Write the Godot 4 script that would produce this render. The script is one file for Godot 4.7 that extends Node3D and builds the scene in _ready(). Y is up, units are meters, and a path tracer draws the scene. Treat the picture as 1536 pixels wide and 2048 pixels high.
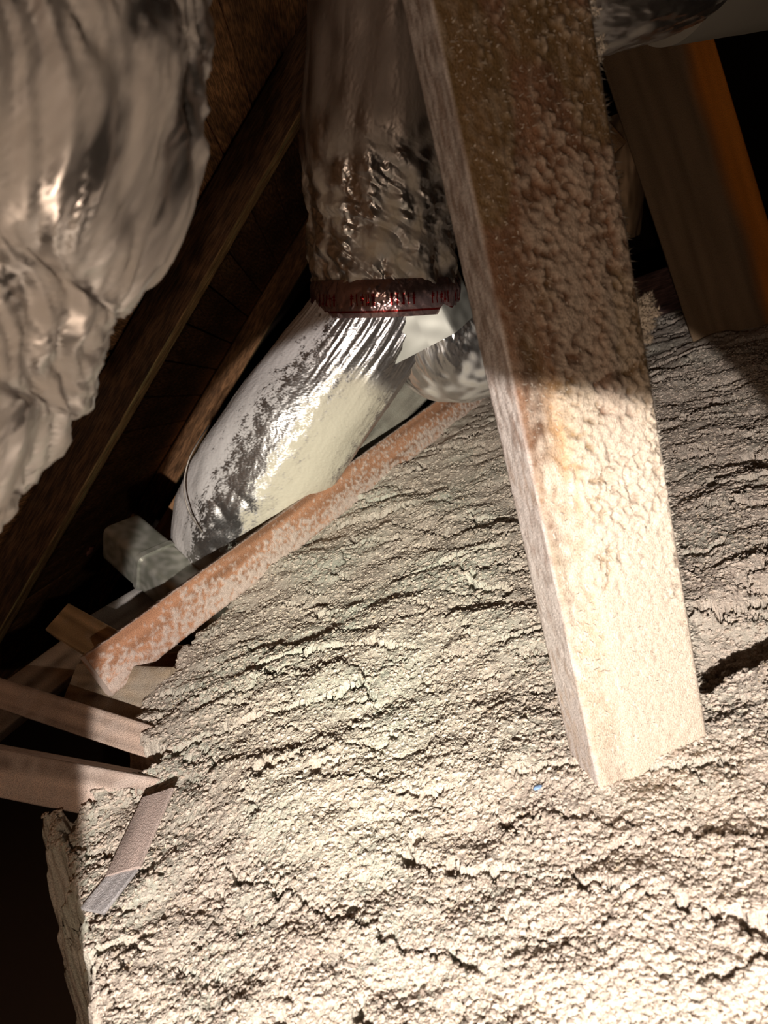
extends Node3D
# An attic at the eave: blown insulation, dusty timber, foil ducts, lit by a hand light held beside the camera.

const EYE := Vector3(0, 0.93, 0)
const ROOF_PITCH := 38.0            # degrees
const RAFTER_OFF := 0.50            # rafters' undersides, distance from the eye across the slope
const DECK_OFF := 0.622

var names := {}
var n_a := FastNoiseLite.new()      # perlin, 1 per metre: sample with scaled coordinates
var n_b := FastNoiseLite.new()
var n_cell := FastNoiseLite.new()   # distance to the nearest cell border
var n_cell_b := FastNoiseLite.new()
var wood_mat: StandardMaterial3D
var rough_mat: StandardMaterial3D
var foil_mat: StandardMaterial3D
var fluff_mat: StandardMaterial3D


func _ready() -> void:
	# ---- camera
	var cam := Camera3D.new()
	cam.name = "camera"
	var pitch := deg_to_rad(10.0)
	var roll := deg_to_rad(20.0)
	var up := Vector3(0, cos(pitch), -sin(pitch))
	var right := Vector3(1, 0, 0) * cos(roll) - up * sin(roll)
	var cup := up * cos(roll) + Vector3(1, 0, 0) * sin(roll)
	cam.transform = Transform3D(Basis(right, cup, Vector3(0, sin(pitch), cos(pitch))), EYE)
	cam.fov = rad_to_deg(2.0 * atan(1024.0 / 1462.0))
	cam.near = 0.02
	cam.far = 30.0
	var lens := CameraAttributesPhysical.new()
	lens.frustum_focal_length = 24.99
	lens.frustum_focus_distance = 1.45
	lens.exposure_aperture = 5.6
	cam.attributes = lens
	cam.fov = rad_to_deg(2.0 * atan(1024.0 / 1462.0))
	cam.near = 0.02
	cam.far = 30.0
	add_child(cam)
	cam.current = true
	# ---- environment: a closed attic, no sky
	var we := WorldEnvironment.new()
	we.name = "environment"
	var env := Environment.new()
	env.background_mode = Environment.BG_COLOR
	env.background_color = Color.BLACK
	env.tonemap_mode = Environment.TONE_MAPPER_LINEAR
	env.tonemap_exposure = 1.14
	env.sdfgi_enabled = true
	env.ssao_enabled = true
	env.ssil_enabled = true
	we.environment = env
	add_child(we)
	# ---- the hand light below and left of the camera: a sharp-edged beam with a brighter core, and a wide weak spill
	hand_light("hand_light_spot", 23.2, 0.05, 3.9, Color(1.0, 0.965, 0.93), Vector3(0.106, -0.232, -0.967))
	hand_light("hand_light_core", 14.0, 1.0, 2.9, Color(0.98, 1.0, 0.90), Vector3(0.0320, -0.0766, -0.9965))
	hand_light("hand_light_spill", 75.0, 0.6, 0.40, Color(1.0, 0.88, 0.77), Vector3(0.106, -0.232, -0.967))

	setup_noise()
	setup_materials()
	build_shell()
	build_rafters()
	build_insulation()
	build_post()
	build_diagonal_board()
	build_right_post()
	build_ducts()
	build_eave_timber()
	build_debris()


func hand_light(called: String, angle: float, soft: float, energy: float, tint: Color, towards: Vector3) -> void:
	var l := SpotLight3D.new()
	l.name = called
	l.position = Vector3(-0.167, 0.697, 0.448)
	l.basis = Basis.looking_at(towards)
	l.spot_angle = angle
	l.spot_angle_attenuation = soft
	l.spot_attenuation = 2.0
	l.spot_range = 12.0
	l.light_energy = energy
	l.light_color = tint
	l.light_size = 0.012
	l.shadow_enabled = true
	add_child(l)


# ------------------------------------------------------------------ helpers
func setup_noise() -> void:
	for n in [n_a, n_b, n_cell, n_cell_b]:
		n.fractal_type = FastNoiseLite.FRACTAL_NONE
		n.frequency = 1.0
	n_a.noise_type = FastNoiseLite.TYPE_PERLIN
	n_a.seed = 11
	n_b.noise_type = FastNoiseLite.TYPE_SIMPLEX_SMOOTH
	n_b.seed = 23
	n_cell.noise_type = FastNoiseLite.TYPE_CELLULAR
	n_cell.cellular_return_type = FastNoiseLite.RETURN_DISTANCE2_SUB
	n_cell.cellular_jitter = 1.0
	n_cell.seed = 5
	n_cell_b.noise_type = FastNoiseLite.TYPE_CELLULAR
	n_cell_b.cellular_return_type = FastNoiseLite.RETURN_DISTANCE
	n_cell_b.cellular_jitter = 1.0
	n_cell_b.seed = 9


func noise_picture(size: int, freq: float, kind: int, octaves: int, seed_no: int, lo: float, hi: float) -> ImageTexture:
	var n := FastNoiseLite.new()
	n.noise_type = kind
	n.seed = seed_no
	n.frequency = freq
	n.fractal_octaves = octaves
	var im := n.get_seamless_image(size, size)
	im.convert(Image.FORMAT_RGB8)
	var d := im.get_data()
	for i in d.size():
		d[i] = int(clampf(lerpf(lo, hi, d[i] / 255.0), 0.0, 1.0) * 255.0)
	return ImageTexture.create_from_image(Image.create_from_data(size, size, false, Image.FORMAT_RGB8, d))


func setup_materials() -> void:
	var grain := noise_picture(512, 0.02, FastNoiseLite.TYPE_SIMPLEX_SMOOTH, 4, 3, 0.45, 1.15)
	var grit := noise_picture(512, 0.05, FastNoiseLite.TYPE_SIMPLEX_SMOOTH, 4, 8, 0.0, 1.0)
	var speck := noise_picture(512, 0.09, FastNoiseLite.TYPE_SIMPLEX_SMOOTH, 3, 4, 0.62, 1.2)
	# sawn timber: vertex colour carries tone and dust, the picture the grain along each board's own x axis
	wood_mat = StandardMaterial3D.new()
	wood_mat.resource_name = "timber"
	wood_mat.vertex_color_use_as_albedo = true
	wood_mat.albedo_texture = grain
	wood_mat.uv1_triplanar = true
	wood_mat.uv1_scale = Vector3(1.3, 16, 16)
	wood_mat.roughness = 0.85
	wood_mat.heightmap_enabled = true
	wood_mat.heightmap_texture = grain
	wood_mat.heightmap_scale = 0.06
	# dusty fibrous surface
	rough_mat = StandardMaterial3D.new()
	rough_mat.resource_name = "dusty timber"
	rough_mat.vertex_color_use_as_albedo = true
	rough_mat.albedo_texture = speck
	rough_mat.uv1_triplanar = true
	rough_mat.uv1_scale = Vector3(7, 14, 14)
	rough_mat.roughness = 1.0
	rough_mat.metallic_specular = 0.2
	rough_mat.heightmap_enabled = true
	rough_mat.heightmap_texture = grit
	rough_mat.heightmap_scale = 0.12
	# loose insulation
	fluff_mat = StandardMaterial3D.new()
	fluff_mat.resource_name = "loose insulation"
	fluff_mat.vertex_color_use_as_albedo = true
	fluff_mat.albedo_texture = speck
	fluff_mat.uv1_triplanar = true
	fluff_mat.uv1_world_triplanar = true
	fluff_mat.uv1_scale = Vector3(7, 7, 7)
	fluff_mat.roughness = 1.0
	fluff_mat.metallic_specular = 0.15
	fluff_mat.heightmap_enabled = true
	fluff_mat.heightmap_texture = grit
	fluff_mat.heightmap_scale = 0.2
	# foil: the u coordinate is how much dust lies on it (bright metal at 0, matt dust at 1)
	var orm := Image.create(64, 4, false, Image.FORMAT_RGB8)
	for x in 64:
		var d := x / 63.0
		for y in 4:
			orm.set_pixel(x, y, Color(1.0, lerpf(0.24, 0.95, pow(d, 0.7)), lerpf(0.95, 0.0, smoothstep(0.1, 0.75, d))))
	foil_mat = StandardMaterial3D.new()
	foil_mat.resource_name = "foil"
	foil_mat.vertex_color_use_as_albedo = true
	var t := ImageTexture.create_from_image(orm)
	foil_mat.roughness_texture = t
	foil_mat.roughness_texture_channel = BaseMaterial3D.TEXTURE_CHANNEL_GREEN
	foil_mat.metallic_texture = t
	foil_mat.metallic_texture_channel = BaseMaterial3D.TEXTURE_CHANNEL_BLUE
	foil_mat.metallic = 1.0
	foil_mat.roughness = 1.0
	foil_mat.texture_repeat = false


func plain(tint: Color, rough := 0.8, metal := 0.0) -> StandardMaterial3D:
	var m := StandardMaterial3D.new()
	m.albedo_color = tint
	m.roughness = rough
	m.metallic = metal
	return m


func lin(r: float, g: float, b: float) -> Color:
	return Color(r, g, b)


func numbered(called: String) -> String:
	names[called] = names.get(called, -1) + 1
	return called if names[called] == 0 else "%s_%03d" % [called, names[called]]


func tag(o: Node3D, label: String, category := "", group := "", kind := "") -> void:
	if label: o.set_meta("label", label)
	if category: o.set_meta("category", category)
	if group: o.set_meta("group", group)
	if kind: o.set_meta("kind", kind)


func thing(called: String, label: String, category: String, group := "") -> Node3D:
	var o := Node3D.new()
	o.name = numbered(called)
	add_child(o)
	tag(o, label, category, group)
	return o


func put(called: String, mesh: Mesh, m: Material, parent: Node3D = null) -> MeshInstance3D:
	var o := MeshInstance3D.new()
	o.name = called if parent else numbered(called)
	o.mesh = mesh
	o.material_override = m
	(parent if parent else self).add_child(o, true)
	return o


# A mesh over nu x nv points, u running fastest. Outward is (along u) x (along v), or its opposite.
func grid_mesh(nu: int, nv: int, pts: PackedVector3Array, cols: PackedColorArray, uvs: PackedVector2Array, closed: bool, flip: bool, cap := false) -> ArrayMesh:
	var nor := PackedVector3Array()
	nor.resize(pts.size())
	for j in nv:
		var j0 := maxi(j - 1, 0) * nu
		var j1 := mini(j + 1, nv - 1) * nu
		var row := j * nu
		for i in nu:
			var i0 := i - 1
			var i1 := i + 1
			if closed:
				if i0 < 0: i0 = nu - 1
				if i1 == nu: i1 = 0
			else:
				if i0 < 0: i0 = 0
				if i1 == nu: i1 = nu - 1
			var n := (pts[row + i1] - pts[row + i0]).cross(pts[j1 + i] - pts[j0 + i]).normalized()
			nor[row + i] = -n if flip else n
	var idx := PackedInt32Array()
	var nc := nu if closed else nu - 1
	idx.resize(nc * (nv - 1) * 6)
	var k := 0
	for j in nv - 1:
		for i in nc:
			var a := j * nu + i
			var b := j * nu + (i + 1) % nu
			var c := a + nu
			var d := b + nu
			if flip:
				idx[k] = a; idx[k + 1] = b; idx[k + 2] = d
				idx[k + 3] = a; idx[k + 4] = d; idx[k + 5] = c
			else:
				idx[k] = a; idx[k + 1] = d; idx[k + 2] = b
				idx[k + 3] = a; idx[k + 4] = c; idx[k + 5] = d
			k += 6
	if cap and closed:
		for e in 2:
			var first := (nv - 1) * nu if e else 0
			var mid := Vector3.ZERO
			for i in nu: mid += pts[first + i]
			mid /= nu
			var step := nu if nv > 1 else 0
			var out := (mid - pts[first + (-step if e else step)]).normalized()
			out = (pts[first] - pts[first + (-step if e else step)]).normalized()
			var at := pts.size()
			for i in nu:
				pts.append(pts[first + i]); nor.append(out); cols.append(cols[first + i]); uvs.append(uvs[first + i])
			pts.append(mid); nor.append(out); cols.append(cols[first]); uvs.append(uvs[first])
			for i in nu:
				var p := at + i
				var q := at + (i + 1) % nu
				if (e == 1) != flip:
					idx.append_array([p, at + nu, q])
				else:
					idx.append_array([p, q, at + nu])
	var arr := []
	arr.resize(Mesh.ARRAY_MAX)
	arr[Mesh.ARRAY_VERTEX] = pts
	arr[Mesh.ARRAY_NORMAL] = nor
	arr[Mesh.ARRAY_COLOR] = cols
	arr[Mesh.ARRAY_TEX_UV] = uvs
	arr[Mesh.ARRAY_INDEX] = idx
	var m := ArrayMesh.new()
	m.add_surface_from_arrays(Mesh.PRIMITIVE_TRIANGLES, arr)
	return m


# Outline of a board's section in (y, z): y is its width, z its thickness, +z the face. Returns [points, outward normals].
func section(w: float, t: float, step: float, back_step: float) -> Array:
	var p := PackedVector2Array()
	var n := PackedVector2Array()
	var r := minf(0.003, t * 0.2)
	var sides := [[Vector2(-w / 2, t / 2), Vector2(w / 2, t / 2), Vector2(0, 1), step], [Vector2(w / 2, t / 2), Vector2(w / 2, -t / 2), Vector2(1, 0), step], [Vector2(w / 2, -t / 2), Vector2(-w / 2, -t / 2), Vector2(0, -1), back_step], [Vector2(-w / 2, -t / 2), Vector2(-w / 2, t / 2), Vector2(-1, 0), step]]
	for s in sides:
		var a: Vector2 = s[0]
		var b: Vector2 = s[1]
		var d := (b - a).normalized()
		a += d * r
		b -= d * r
		var k := maxi(1, int(a.distance_to(b) / float(s[3])))
		for i in k + 1:
			p.append(a.lerp(b, float(i) / k)); n.append(s[2])
	return [p, n]


# A board lying along its own x axis. shade(x, y, z, face normal in (y, z)) gives [colour, height of what lies on it].
func board_mesh(length: float, w: float, t: float, step: float, back_step: float, shade: Callable) -> ArrayMesh:
	var s := section(w, t, step, back_step)
	var sp: PackedVector2Array = s[0]
	var sn: PackedVector2Array = s[1]
	var nu := sp.size()
	var nv := maxi(2, int(length / step) + 1)
	var pts := PackedVector3Array()
	var cols := PackedColorArray()
	var uvs := PackedVector2Array()
	pts.resize(nu * nv); cols.resize(nu * nv); uvs.resize(nu * nv)
	for j in nv:
		var x := length * (float(j) / (nv - 1) - 0.5)
		for i in nu:
			var q := sp[i]
			var r: Array = shade.call(x, q.x, q.y, sn[i])
			var h: float = r[1]
			pts[j * nu + i] = Vector3(x, q.x + sn[i].x * h, q.y + sn[i].y * h)
			cols[j * nu + i] = r[0]
	return grid_mesh(nu, nv, pts, cols, uvs, true, true, true)


# Places something built along x: from a to b, its +z face turned as nearly as it can be towards «face».
func along(o: Node3D, a: Vector3, b: Vector3, face: Vector3) -> void:
	var x := (b - a).normalized()
	var z := (face - x * face.dot(x)).normalized()
	o.transform = Transform3D(Basis(x, z.cross(x), z), (a + b) / 2)


func billow(x: float, y: float, z: float) -> float:
	return absf(n_a.get_noise_3d(x, y, z))


# Shade of common timber: tone, how dusty (0..1), the dust's colour, a seed.
func timber(tone: Color, dust: float, powder: Color, k: float) -> Callable:
	return func(x: float, y: float, z: float, n: Vector2) -> Array:
		var g := 1.0 + 0.5 * n_b.get_noise_3d(x * 2.0 + k, y * 40.0, z * 40.0) + 0.25 * n_b.get_noise_3d(x * 9.0, y * 16.0 + k, z * 16.0)
		var d := clampf(dust + 0.9 * n_b.get_noise_3d(x * 28.0, y * 28.0 + k, z * 28.0) + 0.5 * n_b.get_noise_3d(x * 6.0 + k, y * 6.0, z * 6.0) - 0.25, 0.0, 1.0)
		d *= dust * 1.2
		return [(tone * g).lerp(powder, clampf(d, 0.0, 1.0)), 0.0006 * n_b.get_noise_3d(x * 5.0, y * 30.0, z * 30.0 + k)]


func board(called: String, label: String, category: String, a: Vector3, b: Vector3, w: float, t: float, face: Vector3, shade: Callable, step := 0.006) -> MeshInstance3D:
	var dusty := category in ["joist", "board", "strip", "plank", "offcut", "block"]
	var o := put(called, board_mesh(a.distance_to(b), w, t, step, maxf(step, 0.02), shade), rough_mat if dusty else wood_mat)
	tag(o, label, category)
	along(o, a, b, face)
	return o


# ------------------------------------------------------------------ shell
func slope_point(x: float, off: float, z: float) -> Vector3:
	# a point on the plane that lies «off» up-left of the eye, at that x
	var a := deg_to_rad(ROOF_PITCH)
	return Vector3(x, EYE.y + (sin(a) * x + off) / cos(a), z)


func slab(called: String, size: Vector3, at: Vector3, tint: Color) -> MeshInstance3D:
	var b := BoxMesh.new()
	b.size = size
	var o := put(called, b, plain(tint, 0.95))
	o.position = at
	o.set_meta("kind", "structure")
	return o


func build_shell() -> void:
	var a := deg_to_rad(ROOF_PITCH)
	var away := Vector3(-sin(a), cos(a), 0)
	slab("floor", Vector3(7.4, 0.04, 6.4), Vector3(1.2, -0.02, -2.0), Color(0.30, 0.25, 0.21)).set_meta("label", "bare attic floor below the edge of the insulation")
	# roof deck on the left: boards running along the eave, a gap between each two
	var roof := Node3D.new()
	roof.name = "ceiling"
	add_child(roof)
	tag(roof, "dark brown roof deck of sawn boards above the rafters", "", "", "structure")
	var foot := slope_point(-2.2, DECK_OFF, 0)
	var up := Vector3(cos(a), sin(a), 0)
	var rng := RandomNumberGenerator.new()
	rng.seed = 4
	var s := 0.0
	while s < 4.4:
		var w := rng.randf_range(0.135, 0.165)
		var tone := Color(0.72, 0.37, 0.165) * rng.randf_range(0.75, 1.2)
		var length := 5.6
		var o := put("plank", board_mesh(length, w, 0.022, 0.035, 0.2, timber(tone, 0.12, Color(0.3, 0.22, 0.16), s * 7.0)), wood_mat, roof)
		var mid := foot + up * (s + w / 2) + away * (0.011 + rng.randf_range(0, 0.004)) + Vector3(0, 0, -1.9)
		along(o, mid + Vector3(0, 0, length / 2), mid - Vector3(0, 0, length / 2), -away + up * rng.randf_range(-0.015, 0.015))
		s += w + 0.006
	# the roof's covering over the boards, the other slope, and the gable ends
	var top := foot + up * s
	var sheet := slab("wall_left", Vector3(s + 0.3, 0.03, 6.2), foot + up * s / 2 + away * 0.06 + Vector3(0, 0, -2.0), Color(0.1, 0.07, 0.05))
	sheet.rotation.z = a
	var low := Vector3(top.x + (top.y) / tan(a), 0, 0)
	var other := slab("wall_right", Vector3(top.distance_to(low) + 0.3, 0.04, 6.2), (top + low) / 2 + Vector3(0, 0.06, -2.0), Color(0.2, 0.13, 0.09))
	other.rotation.z = -a
	slab("wall_back", Vector3(7.6, 3.4, 0.05), Vector3(1.2, 1.7, -4.75), Color(0.16, 0.1, 0.07))
	slab("wall_front", Vector3(7.6, 3.4, 0.05), Vector3(1.2, 1.7, 0.98), Color(0.2, 0.14, 0.1))


func build_rafters() -> void:
	var a := deg_to_rad(ROOF_PITCH)
	var away := Vector3(-sin(a), cos(a), 0)
	var rows := [[-2.27, "brown roof rafter crossing the dark bay beside the big foil duct", 0.28, 0.10], [-4.10, "brown rafter, its tone raised for the beam on it, ending behind the dusty foil branch duct", 1.1, 0.06]]
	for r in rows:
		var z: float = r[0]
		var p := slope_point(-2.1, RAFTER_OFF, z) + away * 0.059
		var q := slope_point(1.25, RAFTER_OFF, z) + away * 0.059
		var tone := Color(0.15, 0.075, 0.035) * (float(r[2]) / 0.28)  # tone carries light: near rafter dimmed as shaded, far one lifted as lit
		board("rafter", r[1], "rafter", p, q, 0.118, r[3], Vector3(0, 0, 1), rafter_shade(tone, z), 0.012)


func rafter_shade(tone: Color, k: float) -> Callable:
	# shade painted into the dark faces, light into the paler lower edge
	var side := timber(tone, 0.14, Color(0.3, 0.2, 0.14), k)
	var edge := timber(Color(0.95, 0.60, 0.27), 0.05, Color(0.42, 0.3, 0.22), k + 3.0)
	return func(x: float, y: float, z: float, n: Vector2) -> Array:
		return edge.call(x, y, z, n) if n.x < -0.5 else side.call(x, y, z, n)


# ------------------------------------------------------------------ insulation
func plane_y(z: float) -> float:
	return EYE.y + (-0.76 - 0.208 * z) / 0.9781


func left_edge(z: float) -> float:
	var e := [[0.6, -0.36], [-0.4, -0.44], [-0.787, -0.530], [-0.851, -0.556], [-0.965, -0.605], [-1.203, -0.735], [-1.228, -0.64], [-1.25, -0.52], [-1.403, -0.622], [-1.491, -0.632], [-1.643, -0.527], [-1.8, -0.45], [-3.2, 0.6]]
	for i in e.size() - 1:
		if z <= e[i][0] and z >= e[i + 1][0]:
			return lerpf(e[i][1], e[i + 1][1], (e[i][0] - z) / (e[i][0] - e[i + 1][0]))
	return e[-1][1]


# Height of the insulation, and how deep in a crack the point lies (0..1).
func fluff(x: float, z: float) -> Vector2:
	var jx := 0.005 * n_a.get_noise_2d(x * 50.0, z * 50.0) + 0.002 * n_a.get_noise_2d(x * 130.0, z * 130.0)
	var jz := 0.005 * n_a.get_noise_2d(x * 50.0 + 40.0, z * 50.0) + 0.002 * n_a.get_noise_2d(x * 130.0 + 9.0, z * 130.0)
	var y := plane_y(z)
	y += 0.016 * n_b.get_noise_2d(x * 2.6 + 7.0, z * 2.6)
	y += 0.007 * n_b.get_noise_2d(x * 9.0, z * 11.0)
	# crumbs: rounded tops with sharp valleys, at three sizes
	var c1 := n_cell_b.get_noise_2d((x + jx) * 24.0, (z + jz) * 30.0) + 1.0
	var c2 := n_cell_b.get_noise_2d((x + jx * 0.5) * 70.0, (z + jz * 0.5) * 80.0) + 1.0
	var c3 := n_cell_b.get_noise_2d(x * 170.0, z * 190.0) + 1.0
	y -= 0.005 * c1 * c1 + 0.0042 * c2 * c2 + 0.0016 * c3 * c3
	# cracks where the blanket has settled apart, mostly across the view: jagged, one lip higher than the other
	var wx := x + jx * 2.2
	var wz := z + jz * 2.2
	var u := wx * 0.95 + wz * 0.30
	var v := wz * 0.95 - wx * 0.30
	var m := smoothstep(-0.18, 0.12, n_b.get_noise_2d(x * 2.2 + 90.0, z * 3.0))
	var g := n_a.get_noise_2d(u * 3.0, v * 9.0)
	var crack := (1.0 - smoothstep(0.018, 0.044, absf(g))) * m
	y += 0.005 * m * smoothstep(-0.05, 0.05, g)
	var m2 := smoothstep(-0.15, 0.2, n_b.get_noise_2d(x * 5.0, z * 7.0 + 31.0))
	var g2 := n_a.get_noise_2d(u * 6.0 + 50.0, v * 15.0)
	crack = maxf(crack, 0.6 * (1.0 - smoothstep(0.010, 0.046, absf(g2))) * m2)
	var g3 := n_a.get_noise_2d(u * 14.0 + 50.0, v * 34.0 + 9.0)
	crack = maxf(crack, 0.20 * (1.0 - smoothstep(0.01, 0.05, absf(g3))) * smoothstep(-0.1, 0.3, n_b.get_noise_2d(x * 8.0 + 12.0, z * 10.0)))
	y += 0.002 * smoothstep(-0.06, 0.06, g2) * m2
	y -= 0.034 * crack
	return Vector2(y, crack)


func edge_of(x: float, z: float) -> float:
	# 1 on the blanket, 0 beyond its broken edge at the eave or behind the long board
	var j := 0.025 * n_a.get_noise_2d(x * 18.0, z * 18.0) + 0.006 * n_b.get_noise_2d(x * 60.0, z * 60.0)
	var on := smoothstep(-0.12, 0.012, x - left_edge(z) + j)
	var behind := ((x + 0.6915) * 1.1055 + (z + 1.5693) * 1.1747) / 1.613   # > 0 on the near side of the board
	on *= lerpf(smoothstep(-0.12, -0.02, behind), 1.0, smoothstep(0.45, 0.75, x))
	return on


func surface_y(x: float, z: float) -> Vector2:
	var f := fluff(x, z)
	# lip and drop right of the post's foot, shaped to make a dark band of shade
	var back := -0.972 - 0.06 * (x - 0.34) + 0.012 * n_a.get_noise_2d(x * 30.0, z * 30.0) - z
	f.x -= 0.055 * smoothstep(0.0, 0.012, back) * (1.0 - smoothstep(0.07, 0.20, back)) * smoothstep(0.28, 0.34, x) * (1.0 - smoothstep(0.6, 0.8, x))
	var on := edge_of(x, z)
	f.x = lerpf(0.02 + 0.3 * (f.x - plane_y(z)), f.x, on)
	return f


func build_insulation() -> void:
	var zs := PackedFloat32Array()
	var z := 0.6
	while z > -3.15:
		zs.append(z)
		z -= 0.02 if z > -0.42 else 0.0023 * (0.6 + 0.9 * absf(z))
	var nv := zs.size()
	var nu := 800
	var pts := PackedVector3Array()
	var cols := PackedColorArray()
	var uvs := PackedVector2Array()
	pts.resize(nu * nv); cols.resize(nu * nv); uvs.resize(nu * nv)
	var warm := Color(0.58, 0.49, 0.42)
	var grey := Color(0.58, 0.575, 0.49)
	var pale := Color(0.70, 0.63, 0.55)
	for j in nv:
		z = zs[j]
		var xr := 0.12 + 0.56 * absf(z)
		for i in nu:
			var x := lerpf(-0.85, xr, float(i) / (nu - 1))
			var f := surface_y(x, z)
			pts[j * nu + i] = Vector3(x, f.x, z)
			var c := warm.lerp(grey, clampf(0.5 + 0.9 * n_b.get_noise_2d(x * 4.0, z * 4.0 + 60.0) - 0.5 * x - 0.15, 0.0, 1.0))  # greyer to the left, painting in the lamp's greenish fringe
			c = c.lerp(pale, clampf(0.35 + 1.3 * n_b.get_noise_2d(x * 45.0, z * 45.0 + 20.0), 0.0, 1.0) * 0.6)
			cols[j * nu + i] = c
	var o := put("loose_fill_insulation", grid_mesh(nu, nv, pts, cols, uvs, false, false), fluff_mat)
	tag(o, "cracked beige-grey blanket of blown loose-fill insulation covering the attic floor", "insulation", "", "stuff")
	# paper and mica flakes lying in it
	var flake := BoxMesh.new()
	flake.size = Vector3(0.004, 0.0006, 0.002)
	var mm := MultiMesh.new()
	mm.transform_format = MultiMesh.TRANSFORM_3D
	mm.use_colors = true
	mm.mesh = flake
	mm.instance_count = 9000
	var rng := RandomNumberGenerator.new()
	rng.seed = 77
	for k in mm.instance_count:
		var zz := -0.45 - 1.9 * pow(rng.randf(), 2.0)
		var x := lerpf(-0.75, 0.5 + 0.45 * absf(zz), rng.randf())
		var y := surface_y(x, zz).x
		var b := Basis.from_euler(Vector3(rng.randf_range(-0.9, 0.9), rng.randf() * TAU, rng.randf_range(-0.9, 0.9))).scaled(Vector3.ONE * rng.randf_range(0.35, 1.25))
		mm.set_instance_transform(k, Transform3D(b, Vector3(x, y + 0.001, zz)))
		mm.set_instance_color(k, Color(0.75, 0.66, 0.52).lerp(Color(0.45, 0.33, 0.22), rng.randf() * rng.randf()))
	# crumbs of it lying loose on top
	var crumb := MultiMesh.new()
	crumb.transform_format = MultiMesh.TRANSFORM_3D
	crumb.use_colors = true
	crumb.mesh = blob(0.0032, 4, 0.9, 9, 6)
	crumb.instance_count = 110000
	for k in crumb.instance_count:
		var zz := -0.42 - 1.9 * pow(rng.randf(), 2.2)
		var x := lerpf(-0.75, 0.22 + 0.50 * absf(zz), rng.randf())
		if edge_of(x, zz) < 0.97: x = lerpf(-0.45, 0.22 + 0.50 * absf(zz), rng.randf())
		var f := surface_y(x, zz)
		var b := Basis.from_euler(Vector3(rng.randf() * TAU, rng.randf() * TAU, rng.randf() * TAU)).scaled(Vector3(1, 0.6, 1) * lerpf(0.45, 1.5, pow(rng.randf(), 2.0)))
		crumb.set_instance_transform(k, Transform3D(b, Vector3(x, f.x - 0.0006, zz)))
		crumb.set_instance_color(k, warm.lerp(pale, 0.25 + 0.4 * rng.randf()).lerp(Color(0.42, 0.32, 0.24), 0.4 * pow(rng.randf(), 5.0)))
	var cm := plain(Color.WHITE, 1.0)
	cm.vertex_color_use_as_albedo = true
	cm.metallic_specular = 0.15
	var cr := MultiMeshInstance3D.new()
	cr.name = "crumb"
	cr.multimesh = crumb
	cr.material_override = cm
	cr.set_meta("kind", "stuff")
	o.add_child(cr)
	var fm := plain(Color.WHITE, 0.45)
	fm.vertex_color_use_as_albedo = true
	var fl := MultiMeshInstance3D.new()
	fl.name = "flake"
	fl.multimesh = mm
	fl.material_override = fm
	fl.set_meta("kind", "stuff")
	o.add_child(fl)


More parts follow.
